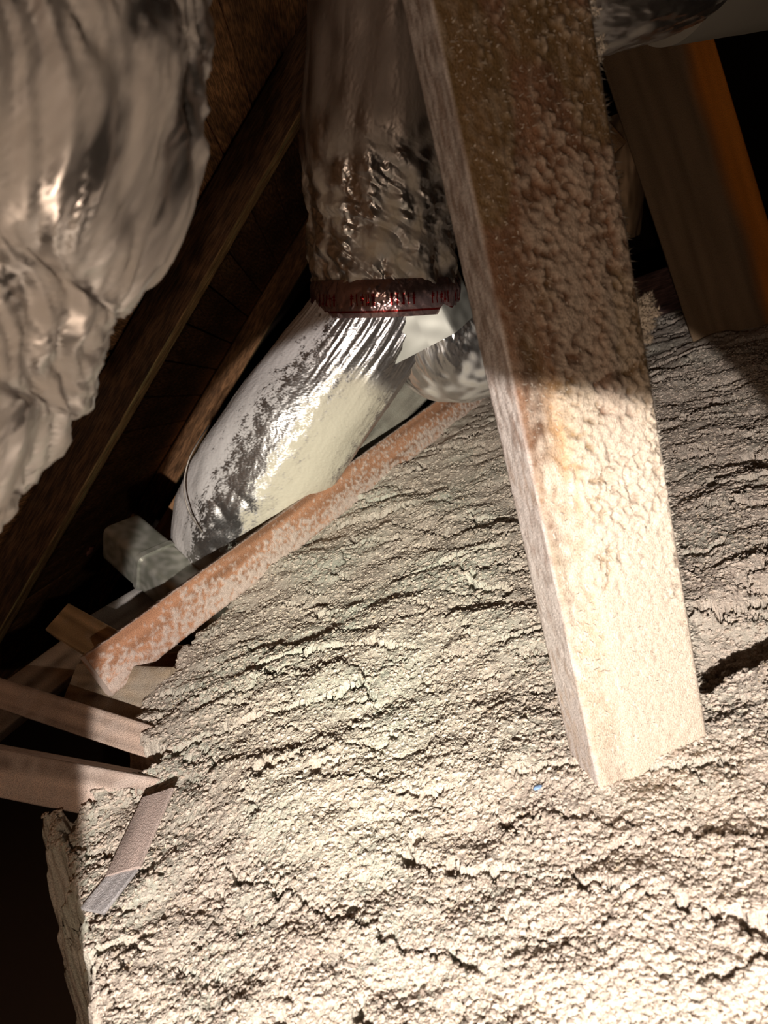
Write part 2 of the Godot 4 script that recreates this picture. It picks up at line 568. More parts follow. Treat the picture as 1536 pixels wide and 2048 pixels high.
# ------------------------------------------------------------------ timber in the foreground
func build_post() -> void:
	var a := Vector3(0.2205, 0.3838, -0.9090)
	var b := Vector3(0.2855, 1.2463, -0.8143)
	var d := (b - a).normalized()
	var h := Vector3(0.9505, -0.1038, 0.2930)
	var v := Vector3(0.3017, 0.0815, -0.9499)
	var turn := deg_to_rad(29.0)
	var wide := h * cos(turn) + v * sin(turn)
	var face := -v * cos(turn) + h * sin(turn)
	var lo := a - d * 0.30
	var hi := b + d * 0.42
	var foot := 0.30 - lo.distance_to(hi) / 2       # where it leaves the insulation, in its own x
	var shade := func(x: float, yy: float, z: float, n: Vector2) -> Array:
		var y := -yy
		var up := x - foot                           # height above the insulation along the post
		var front := n.y > 0.5
		var g := 1.0 + 0.6 * n_b.get_noise_3d(x * 2.0, y * 30.0, z * 30.0) + 0.3 * n_b.get_noise_3d(x * 5.0 + 4.0, y * 75.0, z * 75.0)
		var wood := Color(0.165, 0.088, 0.052) * g
		wood = wood.lerp(Color(0.60, 0.36, 0.16), clampf(n_b.get_noise_3d(x * 3.0 + 20.0, y * 12.0, 0) * 1.6 - 0.1, 0.0, 0.8) * smoothstep(0.6, 0.4, up))
		var powder := Color(0.72, 0.62, 0.51)
		var hgt := 0.0
		var dust := 0.0
		if front:
			# fibre clumps sticking to the face, thickest in its middle height
			var jit := 0.006 * n_a.get_noise_3d(x * 90.0, y * 90.0, 2.0)
			var c1 := n_cell_b.get_noise_2d((x + jit) * 85.0, (y - jit) * 120.0) + 1.0
			var c2 := n_cell_b.get_noise_2d((x + jit) * 210.0, y * 240.0) + 1.0
			var c := clampf(1.0 - 0.75 * c1 * c1 - 0.35 * c2 * c2, 0.0, 1.0)
			var cover := n_b.get_noise_3d(x * 7.0, y * 9.0, 9.0) * 0.35 + n_b.get_noise_3d(x * 24.0, y * 30.0, 3.0) * 0.35 + n_b.get_noise_3d(x * 80.0, y * 110.0, 3.0) * 0.35
			var amount := smoothstep(0.85, 0.45, up) * 0.42 + 0.06 + 0.30 * smoothstep(0.35, 0.0, up) + 0.9 * y
			var clump := smoothstep(-0.1, 0.45, cover + amount - 0.36 + 0.75 * (c - 0.35))
			clump *= lerpf(0.25, 1.0, smoothstep(-0.055, -0.025, y + 0.012 * n_b.get_noise_2d(x * 14.0, 3.0)))
			hgt = clump * (0.0003 + 0.0062 * c) * smoothstep(0.0845, 0.0765, absf(y)) * (0.45 + 0.7 * smoothstep(0.12, 0.35, up))
			wood = wood.lerp(Color(0.20, 0.14, 0.06), 0.6 * smoothstep(0.05, 0.3, n_b.get_noise_3d(x * 5.0 + 3.0, y * 14.0, 1.0)))
			dust = clampf(clump * (0.35 + 0.6 * c) + amount * 0.16 + 0.45 * smoothstep(0.5, 0.1, up) + 0.18 * n_b.get_noise_3d(x * 90.0, y * 120.0, 7.0), 0.0, 0.97)
			dust *= lerpf(1.0, 0.52, smoothstep(0.34, 0.5, up))  # besides real dust, light is painted in: tone cut above the beam's edge
			dust = maxf(dust, 0.80 * smoothstep(0.50, 0.34, up) + 0.40 * n_b.get_noise_3d(x * 40.0, y * 70.0, 2.0) - 0.02 - 0.55 * smoothstep(0.05, 0.4, n_b.get_noise_3d(x * 4.0 + 20.0, y * 26.0, 0)))
		else:
			dust = clampf(0.72 + 0.25 * smoothstep(0.5, 0.2, up) + 0.5 * n_b.get_noise_3d(x * 30.0, y * 30.0, z * 90.0), 0.0, 1.0)
			powder = Color(0.66, 0.59, 0.55)
			hgt = 0.0015 * absf(n_a.get_noise_3d(x * 60.0, y * 60.0, z * 60.0))
		return [wood.lerp(powder, dust), hgt]
	var root := thing("support_post", "thick dusty timber post in the foreground, caked with pale fibre, foot buried in insulation", "post")
	root.position = a
	var o := put("shaft", board_mesh(lo.distance_to(hi), 0.170, 0.072, 0.0022, 0.02, shade), rough_mat, root)
	along(o, lo, hi, face)
	# check that the section's y runs along «wide»
	o.position -= a
	# fibres standing off the right arris and face
	var st := SurfaceTool.new()
	st.begin(Mesh.PRIMITIVE_TRIANGLES)
	for k in 3:
		var t := TAU * k / 3.0
		var t2 := TAU * (k + 1) / 3.0
		for q in [Vector3(cos(t) * 0.12, 0, sin(t) * 0.12), Vector3(0, 1, 0), Vector3(cos(t2) * 0.12, 0, sin(t2) * 0.12)]:
			st.add_vertex(q)
	st.generate_normals()
	var spike := st.commit()
	var rng := RandomNumberGenerator.new()
	rng.seed = 31
	var where: Array[Transform3D] = []
	for k in 5200:
		var along_post := rng.randf()
		var up := lerpf(0.0, 0.85, along_post)
		var side := rng.randf() < 0.62
		var base: Vector3
		var out: Vector3
		var p := a + d * up
		if side:
			var dens := 0.35 + 0.65 * smoothstep(0.05, 0.2, n_b.get_noise_1d(up * 9.0 + 3.0) + 0.12) 
			if up < 0.30: dens = 1.0
			if rng.randf() > dens: continue
			base = p + wide * 0.0865 + face * rng.randf_range(-0.01, 0.03)
			out = (wide + face * rng.randf_range(-0.3, 0.6) + d * rng.randf_range(-0.8, 0.5)).normalized()
		else:
			base = p + wide * rng.randf_range(-0.078, 0.08) + face * 0.037
			out = (face + wide * rng.randf_range(-0.9, 0.9) + d * rng.randf_range(-1.0, 0.5)).normalized()
		var len := rng.randf_range(0.004, 0.013) * (1.0 if side else 0.55) * (1.3 if up < 0.35 else 1.0)
		where.append(Transform3D(spike_basis(out, len, len * 0.9), base))
	# the big tuft on the right edge, and smaller ones above it
	for c in [[0.525, 0.024, 800], [0.500, 0.017, 400], [0.80, 0.016, 260], [0.84, 0.016, 260], [0.715, 0.008, 90], [0.42, 0.008, 90], [0.33, 0.012, 160], [0.25, 0.012, 160], [0.22, 0.012, 160], [0.17, 0.010, 140]]:
		var mid: Vector3 = a + d * float(c[0]) + wide * (0.080 + float(c[1]) * 0.35) + face * 0.018
		var arms: Array[Vector3] = []
		for k in 4: arms.append((wide * 0.9 + d * rng.randf_range(-0.7, 0.8) + face * rng.randf_range(-0.3, 0.6)).normalized())
		for k in int(c[2]) * 2:
			var out := Vector3(rng.randfn(), rng.randfn(), rng.randfn()).normalized()
			var r := float(c[1])
			var run := rng.randf()
			var q: Vector3 = arms[k % 4] * r * 1.3 * run + out * r * 0.42 * (1.0 - 0.6 * run)
			where.append(Transform3D(spike_basis(out, rng.randf_range(0.002, 0.005), 0.007), mid - wide * r * 0.25 + q))
	var mm := MultiMesh.new()
	mm.transform_format = MultiMesh.TRANSFORM_3D
	mm.mesh = spike
	mm.instance_count = where.size()
	for k in where.size():
		mm.set_instance_transform(k, Transform3D(where[k].basis, where[k].origin - a))
	var fz := MultiMeshInstance3D.new()
	fz.name = "fibre_fuzz"
	fz.multimesh = mm
	fz.material_override = plain(Color(0.91, 0.87, 0.81), 1.0)
	fz.set_meta("kind", "stuff")
	fz.set_meta("label", "pale insulation fibres clinging to the post")
	root.add_child(fz)


func spike_basis(out: Vector3, length: float, girth: float) -> Basis:
	var side := out.cross(Vector3(0.31, 0.87, 0.38)).normalized()
	return Basis(side * girth, out * length, side.cross(out) * girth)


func build_diagonal_board() -> void:
	var lo := Vector3(-0.6915, 0.4868, -1.5693)
	var hi := Vector3(0.4832, 0.7219, -2.6748)
	var d := (hi - lo).normalized()
	var a := lo - d * 0.02
	var b := hi + d * 0.5
	var shade := func(x: float, y: float, z: float, n: Vector2) -> Array:
		var g := 1.0 + 0.5 * n_b.get_noise_3d(x * 2.0, y * 40.0, z * 40.0)
		var wood := Color(0.46, 0.235, 0.14) * g
		var low := 0.5 - y / 0.1
		var c := n_b.get_noise_3d(x * 45.0, y * 60.0, 4.0) * 0.7 + n_b.get_noise_3d(x * 110.0, y * 130.0, 4.0) * 0.6 + 0.4 * n_b.get_noise_3d(x * 5.0, y * 10.0, 2.0)
		var dust := smoothstep(-0.35, 0.75, c + (low - 0.42) * 1.1)
		if n.x > 0.5: dust = clampf(0.85 + c * 0.3, 0, 1)
		return [wood.lerp(Color(0.70, 0.57, 0.50), clampf(dust, 0.0, 0.95)), 0.0016 * dust * (0.5 + c)]
	var o := put("joist_board", board_mesh(a.distance_to(b), 0.105, 0.038, 0.003, 0.02, shade), rough_mat)
	tag(o, "long reddish board speckled with pale dust, running diagonally in front of the branch duct", "board")
	along(o, a, b, Vector3(0.2, 0.05, 0.7))
	o.position += o.basis.y * 0.048


func build_right_post() -> void:
	var a := Vector3(1.330, 0.700, -2.427)
	var b := Vector3(1.279, 1.608, -2.415)
	var d := (b - a).normalized()
	var shade := func(x: float, yy: float, z: float, n: Vector2) -> Array:
		var y := -yy
		var g := 1.0 + 0.25 * n_b.get_noise_3d(x * 2.0, y * 30.0, z * 30.0)
		var wood := Color(0.31, 0.215, 0.135).lerp(Color(0.85, 0.30, 0.05), smoothstep(0.05, 0.105, y + 0.02 * n_b.get_noise_1d(x * 3.0))) * g  # orange glow painted into the colour of the right edge
		return [wood, 0.0]
	var root := thing("plank_post", "wide pale brown plank standing behind the dusty post, an orange glow painted on its right edge", "post")
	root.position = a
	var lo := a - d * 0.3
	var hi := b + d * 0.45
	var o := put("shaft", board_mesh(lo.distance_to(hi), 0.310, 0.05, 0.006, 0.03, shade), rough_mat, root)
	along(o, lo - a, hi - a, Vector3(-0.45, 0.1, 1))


# ------------------------------------------------------------------ ducts
func smooth_path(ctrl: Array, step: float) -> PackedVector3Array:
	var c := Curve3D.new()
	c.bake_interval = 0.004
	for i in ctrl.size():
		var p: Vector3 = ctrl[i]
		var q: Vector3 = (ctrl[mini(i + 1, ctrl.size() - 1)] - ctrl[maxi(i - 1, 0)]) / 6.0
		c.add_point(p, -q, q)
	var length := c.get_baked_length()
	var n := maxi(2, int(length / step))
	var out := PackedVector3Array()
	for i in n + 1:
		out.append(c.sample_baked(length * i / n, true))
	return out


# A tube along a path. radius(t 0..1) ; skin(angle, run in metres, t, outward) -> [bulge in metres, colour, dust 0..1]. Angle 0 looks along «ref».
func tube_mesh(ctrl: Array, step: float, nu: int, radius: Callable, ref: Vector3, skin: Callable) -> ArrayMesh:
	var path := smooth_path(ctrl, step)
	var nv := path.size()
	var pts := PackedVector3Array()
	var cols := PackedColorArray()
	var uvs := PackedVector2Array()
	pts.resize(nu * nv); cols.resize(nu * nv); uvs.resize(nu * nv)
	var x := ref
	var run := 0.0
	for j in nv:
		var tan := (path[mini(j + 1, nv - 1)] - path[maxi(j - 1, 0)]).normalized()
		x = (x - tan * x.dot(tan)).normalized()
		var y := tan.cross(x)
		if j: run += path[j].distance_to(path[j - 1])
		var t := float(j) / (nv - 1)
		var r: float = radius.call(t)
		for i in nu:
			var an := TAU * i / nu
			var out := x * cos(an) + y * sin(an)
			var s: Array = skin.call(an, run, t, out)
			pts[j * nu + i] = path[j] + out * (r + float(s[0]))
			cols[j * nu + i] = s[1]
			uvs[j * nu + i] = Vector2(clampf(s[2], 0.02, 0.98), 0.5)
	return grid_mesh(nu, nv, pts, cols, uvs, true, false, true)


func crease(x: float, y: float, z: float) -> float:
	# crumpled foil: flat facets that meet in sharp ridges
	return n_cell_b.get_noise_3d(x, y, z) * 0.5 + 0.5 - 0.6 * absf(n_a.get_noise_3d(x * 0.9 + 3.0, y * 0.9, z * 0.9))


func build_ducts() -> void:
	var foil := Color(0.80, 0.78, 0.76)
	var lilac := Color(0.60, 0.57, 0.57)
	var beige := Color(0.58, 0.53, 0.43)
	# ---- the duct that comes down in the middle
	var down := thing("flexible_duct", "tall foil-sleeved duct hanging in the middle, crumpled just above its red-printed tape", "duct")
	down.position = Vector3(0.226, 1.176, -2.135)
	var off := down.position
	var mid_path := [Vector3(0.590, 1.9500, -1.8273), Vector3(0.4462, 1.8115, -1.9020), Vector3(0.3779, 1.6579, -1.9764), Vector3(0.3144, 1.5079, -2.0515), Vector3(0.2702, 1.3374, -2.1027), Vector3(0.2263, 1.1764, -2.1352), Vector3(0.2070, 1.1130, -2.1430)]
	var moved := mid_path.map(func(p): return p - off)
	var toward := Vector3(-0.15, -0.05, 1)
	var sleeve_skin := func(an: float, run: float, t: float, out: Vector3) -> Array:
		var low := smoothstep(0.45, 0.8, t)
		var cx := cos(an)
		var sy := sin(an)
		# long soft folds above, slanting crumples below
		var b := 0.010 * n_b.get_noise_3d(cx * 2.2, sy * 2.2, run * 1.3) * (1.0 - 0.4 * low)
		b += 0.004 * absf(n_a.get_noise_3d(cx * 5.0 + run * 2.0, sy * 5.0, run * 3.0))
		var slant := run + 0.10 * sy
		b += low * 0.034 * (absf(n_a.get_noise_3d(cx * 2.2, sy * 2.2, slant * 15.0)) - 0.2)
		b += low * 0.018 * crease(cx * 5.0, sy * 5.0, slant * 28.0)
		b += low * 0.007 * crease(cx * 13.0, sy * 13.0, slant * 70.0 + 4.0)
		b += 0.0016 * absf(n_a.get_noise_3d(cx * 26.0, sy * 26.0, run * 60.0))
		b -= 0.008 * smoothstep(0.95, 1.0, t)
		var d := clampf(0.42 - 0.16 * low + (0.2 + 0.6 * low) * n_b.get_noise_3d(cx * 3.0 + 5.0, sy * 3.0, run * 9.0) - 0.3 * absf(n_a.get_noise_3d(cx * 9.0, sy * 9.0, slant * 50.0)) * low, 0.05, 0.75)
		return [b, Color(0.30, 0.25, 0.22).lerp(Color(0.74, 0.72, 0.70), low).lerp(Color(0.74, 0.67, 0.54), clampf(d * 1.6 - 0.4, 0.0, 1.0) * low), d]  # dim top and brighter foot: lamp light painted into the sleeve colour
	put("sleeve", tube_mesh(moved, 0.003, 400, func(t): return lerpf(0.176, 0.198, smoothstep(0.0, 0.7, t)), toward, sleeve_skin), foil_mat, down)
	# tape round its lower end, printed in red
	var tape_path := [Vector3(0.2280, 1.180, -2.132) - off, Vector3(0.2160, 1.142, -2.138) - off, Vector3(0.2000, 1.090, -2.146) - off]
	var band_skin := func(an: float, run: float, t: float, out: Vector3) -> Array:
		var cx := cos(an)
		var sy := sin(an)
		var b := 0.006 * absf(n_a.get_noise_3d(cx * 7.0 + run * 14.0, sy * 7.0, run * 22.0)) + 0.005 * crease(cx * 9.0, sy * 9.0, run * 30.0 + sy)
		b += 0.0025 * crease(cx * 22.0, sy * 22.0, run * 80.0)
		b -= 0.008 * pow(absf(t * 2.0 - 1.0), 3.0)
		return [b, Color(0.62, 0.52, 0.50), 0.03]
	var band := tube_mesh(tape_path, 0.0025, 420, func(_t): return 0.210, toward, band_skin)
	var bm: StandardMaterial3D = foil_mat.duplicate()
	put("tape_band", tape_uv(band, 420), tape_material(), down).set_meta("label", "clear tape band printed with red marks")
	# ---- collar below the tape: bare sheet metal with a bend down its middle
	var collar_skin := func(an: float, run: float, t: float, out: Vector3) -> Array:
		var k := 5.0
		var facet := cos(fposmod(an + 0.5, TAU / k) - PI / k)
		return [0.150 * cos(PI / k) / facet - 0.150 + 0.02, Color(0.42, 0.42, 0.38), 0.34 + 0.1 * n_b.get_noise_2d(an * 2.0, run * 20.0)]
	put("collar", tube_mesh([Vector3(0.262, 1.16, -2.13) - off, Vector3(0.272, 1.06, -2.14) - off, Vector3(0.285, 0.98, -2.15) - off], 0.006, 120, func(_t): return 0.150, toward, collar_skin), foil_mat, down)
	# ---- the branch that goes down to the left
	var left_path := [Vector3(0.2351, 1.1764, -2.1555), Vector3(0.1392, 1.0784, -2.1586), Vector3(-0.0258, 0.9649, -2.1792), Vector3(-0.2151, 0.8387, -2.1874), Vector3(-0.3534, 0.7347, -2.2097), Vector3(-0.4446, 0.6203, -2.2504), Vector3(-0.4529, 0.4411, -2.2899), Vector3(-0.3949, 0.2419, -2.3360)]
	var branch := thing("branch_duct", "dusty foil branch duct slanting down to the left behind the diagonal board", "duct")
	branch.position = Vector3(-0.2151, 0.8387, -2.1874)
	var boff := branch.position
	var branch_skin := func(an: float, run: float, t: float, out: Vector3) -> Array:
		var cx := cos(an)
		var sy := sin(an)
		var pleat := exp(-maxf(0.0, run - 0.10) / 0.10)
		var b := 0.007 * n_b.get_noise_3d(cx * 1.6, sy * 1.6, run * 3.5)
		b += 0.022 * pleat * (absf(n_a.get_noise_3d(cx * 9.0, sy * 9.0, run * 2.5)) - 0.2)
		b += 0.008 * pleat * absf(n_a.get_noise_3d(cx * 22.0, sy * 22.0, run * 6.0))
		b += 0.0035 * smoothstep(0.3, 0.5, run) * crease(cx * 4.0, sy * 4.0, run * 12.0 + 2.0 * sy)
		b += 0.0016 * crease(cx * 12.0, sy * 12.0, run * 34.0)
		b += 0.010 * smoothstep(0.62, 0.75, run) * (absf(n_a.get_noise_3d(cx * 2.5, sy * 2.5, run * 18.0)) - 0.15)
		b += 0.0007 * n_b.get_noise_3d(cx * 60.0, sy * 60.0, run * 300.0)
		b -= 0.03 * exp(-run / 0.06)
		# dust lies on what looks up and on what looks at the post; the bare streak between is darkened to paint in a dark reflection
		var over := out.dot(Vector3(-0.75, 0.62, 0.22))
		var under := out.dot(Vector3(0.50, -0.35, 0.79))
		var grit := 0.30 * n_b.get_noise_3d(cx * 30.0, sy * 30.0, run * 150.0) + 0.25 * n_b.get_noise_3d(cx * 7.0, sy * 7.0, run * 25.0)
		var up_dust := smoothstep(0.50, 0.86, over + grit * 0.6)
		var lo_dust := smoothstep(0.74, 0.97, under + grit * 0.30 + 0.04) * 0.72 * smoothstep(0.16, 0.30, run)
		lo_dust *= 1.0 - 0.55 * smoothstep(0.74, 0.84, run + 0.05 * grit)
		var d := clampf(maxf(up_dust, lo_dust) - 0.5 * pleat * (1.0 - up_dust), 0.04, 1.0)
		var c := Color(0.52, 0.50, 0.50).lerp(lilac if up_dust > lo_dust else beige, smoothstep(0.05, 0.6, d))
		return [b, c, d * 0.95]
	var br := func(t): return lerpf(0.178, 0.200, smoothstep(0.1, 0.5, t))
	put("sleeve", tube_mesh(left_path.map(func(p): return p - boff), 0.003, 400, br, toward, branch_skin), foil_mat, branch)
	# ---- the short branch that turns away behind the post
	var stub := thing("stub_duct", "short foil duct bulging out below the tape and turning away behind the post", "duct")
	stub.position = Vector3(0.3243, 0.9558, -2.1979)
	var soff := stub.position + Vector3(0.025, -0.02, 0)
	var stub_path := [Vector3(0.318, 1.045, -2.160), Vector3(0.3235, 1.0147, -2.1729), Vector3(0.3243, 0.9558, -2.1979), Vector3(0.3987, 0.8952, -2.2887), Vector3(0.5552, 0.8716, -2.4267), Vector3(0.7762, 0.8787, -2.6311)]
	var stub_skin := func(an: float, run: float, t: float, out: Vector3) -> Array:
		var cx := cos(an)
		var sy := sin(an)
		var top := 1.0 - smoothstep(0.06, 0.16, run)
		var b := 0.016 * top * crease(cx * 8.0, sy * 8.0, run * 40.0) + 0.007 * top * crease(cx * 20.0, sy * 20.0, run * 110.0)
		b += 0.006 * n_b.get_noise_3d(cx * 2.0, sy * 2.0, run * 6.0) + 0.001 * crease(cx * 14.0, sy * 14.0, run * 60.0)
		var d := clampf(0.45 + 0.4 * n_b.get_noise_3d(cx * 4.0, sy * 4.0, run * 20.0) - 0.6 * top, 0.03, 0.8)
		return [b, foil.lerp(beige, d), d]
	put("sleeve", tube_mesh(stub_path.map(func(p): return p - soff), 0.004, 240, func(t): return lerpf(0.125, 0.150, smoothstep(0.0, 0.3, t)), toward, stub_skin), foil_mat, stub)
	# ---- the big ducts close to the camera, upper left
	var near_skin := func(an: float, run: float, t: float, out: Vector3) -> Array:
		var cx := cos(an)
		var sy := sin(an)
		var b := 0.012 * n_b.get_noise_3d(cx * 2.0, sy * 2.0, run * 8.0)
		# folds that wind round it
		var wound := run * 26.0 + sy * 3.2 + 0.8 * n_b.get_noise_3d(cx * 2.0, sy * 2.0, run * 9.0)
		b += 0.014 * (absf(n_a.get_noise_3d(cx * 1.2, sy * 1.2, wound)) - 0.2)
		b += 0.008 * (absf(n_a.get_noise_3d(cx * 3.0 + 9.0, sy * 3.0, wound * 2.3)) - 0.2)
		b += 0.005 * absf(n_a.get_noise_3d(cx * 8.0, sy * 8.0, run * 60.0 + sy * 6.0))
		b += 0.0030 * absf(n_a.get_noise_3d(cx * 20.0, sy * 20.0, run * 120.0))
		b += 0.0012 * absf(n_a.get_noise_3d(cx * 45.0, sy * 45.0, run * 300.0))
		var d := clampf(0.34 + 0.5 * n_b.get_noise_3d(cx * 3.0, sy * 3.0, run * 14.0) + 0.2 * n_b.get_noise_3d(cx * 16.0, sy * 16.0, run * 70.0), 0.05, 0.7)
		return [b, Color(0.60, 0.58, 0.57).lerp(Color(0.46, 0.42, 0.38), d), d]
	var near := thing("foil_duct", "big crinkled silver duct close to the camera filling the upper left corner", "duct")
	near.position = Vector3(-0.2, 1.15, -0.6)
	var noff := near.position
	var near_path := [Vector3(-0.4242, 1.0213, -0.5970), Vector3(-0.3471, 1.0685, -0.5829), Vector3(-0.3048, 1.1070, -0.5897), Vector3(-0.2367, 1.1614, -0.5993), Vector3(-0.1869, 1.1987, -0.6059), Vector3(-0.1579, 1.2632, -0.6172), Vector3(-0.1331, 1.3333, -0.6296), Vector3(-0.1024, 1.4326, -0.6471)]
	put("sleeve", tube_mesh(near_path.map(func(p): return p - noff), 0.003, 340, func(t): return 0.147 + 0.006 * smoothstep(0.35, 0.6, t), Vector3(0.5, -0.3, 0.8), near_skin), foil_mat, near)
	var next := thing("foil_duct", "second silver duct showing past the big one's folded end, above the dark rafter bay", "duct")
	next.position = Vector3(-0.2, 1.3, -0.8)
	var xoff := next.position
	var next_path := [Vector3(-0.36, 1.15, -0.80), Vector3(-0.2417, 1.2650, -0.8215), Vector3(-0.1664, 1.3357, -0.8350), Vector3(-0.0816, 1.4304, -0.8576), Vector3(0.02, 1.54, -0.88)]
	put("sleeve", tube_mesh(next_path.map(func(p): return p - xoff), 0.003, 240, func(_t): return 0.105, Vector3(0.5, -0.3, 0.8), near_skin), foil_mat, next)
	# ---- upper right: foil duct and the bare duct it joins
	var far_skin := func(an: float, run: float, t: float, out: Vector3) -> Array:
		var cx := cos(an)
		var sy := sin(an)
		var b := 0.008 * crease(cx * 5.0, sy * 5.0, run * 22.0) + 0.003 * crease(cx * 14.0, sy * 14.0, run * 60.0)
		var d := clampf(0.05 + 0.4 * n_b.get_noise_3d(cx * 4.0, sy * 4.0, run * 20.0), 0.03, 0.5)
		return [b, foil.lerp(beige, d), d]
	var over := thing("foil_duct", "crumpled silver duct end above the plank with a painted orange glow at the top right", "duct")
	over.position = Vector3(0.72, 1.5, -1.47)
	var ooff := over.position
	put("sleeve", tube_mesh([Vector3(0.50, 1.53, -1.475) - ooff, Vector3(0.6099, 1.5163, -1.4742) - ooff, Vector3(0.7178, 1.4892, -1.4694) - ooff, Vector3(0.8236, 1.4850, -1.4890) - ooff, Vector3(0.9200, 1.4976, -1.5217) - ooff], 0.003, 260, func(t): return 0.142 - 0.01 * t, Vector3(0, -1, 0), far_skin), foil_mat, over)
	var bare_skin := func(an: float, run: float, t: float, out: Vector3) -> Array:
		return [0.001 * n_b.get_noise_2d(an * 3.0, run * 8.0), Color(0.34, 0.32, 0.28), 0.62]
	var bare := put("grey_duct", tube_mesh([Vector3(0.9274, 1.5262, -1.60), Vector3(1.1691, 1.5096, -1.6708), Vector3(1.4343, 1.4787, -1.7144)], 0.01, 80, func(_t): return 0.165, Vector3(0, -1, 0), bare_skin), foil_mat)
	tag(bare, "smooth grey duct in the top right corner beyond the crumpled silver end", "duct")
	# ---- dark duct hanging in the gap between the two posts
	var gap := put("dark_duct", tube_mesh([Vector3(1.22, 1.43, -2.58), Vector3(1.165, 1.33, -2.56), Vector3(1.13, 1.20, -2.58), Vector3(1.115, 1.10, -2.62)], 0.008, 90, func(t): return 0.075 - 0.02 * t * t, toward, func(an: float, run: float, t: float, out: Vector3) -> Array: return [0.004 * n_b.get_noise_3d(cos(an) * 2.0, sin(an) * 2.0, run * 12.0), Color(0.40, 0.28, 0.18), 0.35]), foil_mat)
	tag(gap, "dark curved duct piece hanging in the gap between the two posts", "duct")


func tape_uv(m: ArrayMesh, nu: int) -> ArrayMesh:
	var arr := m.surface_get_arrays(0)
	var uv: PackedVector2Array = arr[Mesh.ARRAY_TEX_UV]
	var rows := uv.size() / nu
	for k in uv.size():
		uv[k] = Vector2(float(k % nu) / nu * 6.0, clampf(float(k / nu) / maxf(rows - 2, 1), 0.0, 1.0))
	arr[Mesh.ARRAY_TEX_UV] = uv
	var out := ArrayMesh.new()
	out.add_surface_from_arrays(Mesh.PRIMITIVE_TRIANGLES, arr)
	return out


func tape_material() -> StandardMaterial3D:
	var im := Image.create(256, 96, false, Image.FORMAT_RGB8)
	im.fill(Color(0.62, 0.52, 0.51))
	var rng := RandomNumberGenerator.new()
	rng.seed = 12
	var red := Color(0.50, 0.06, 0.05)
	# a row of print along the middle, too small and creased to read: strokes in letter-sized groups, and a thin line below
	for word in [[16, 5], [150, 5]]:
		for c in int(word[1]):
			var x0: int = int(word[0]) + c * 17
			for s in 4:
				if rng.randf() < 0.5:
					im.fill_rect(Rect2i(x0 + rng.randi_range(0, 8), 34, 3, 30), red)
				else:
					im.fill_rect(Rect2i(x0, 34 + rng.randi_range(0, 26), 11, 3), red)
	im.fill_rect(Rect2i(0, 76, 256, 5), Color(0.45, 0.12, 0.10))
	var m := StandardMaterial3D.new()
	m.resource_name = "printed tape"
	m.albedo_texture = ImageTexture.create_from_image(im)
	m.metallic = 0.8
	m.roughness = 0.2
	return m


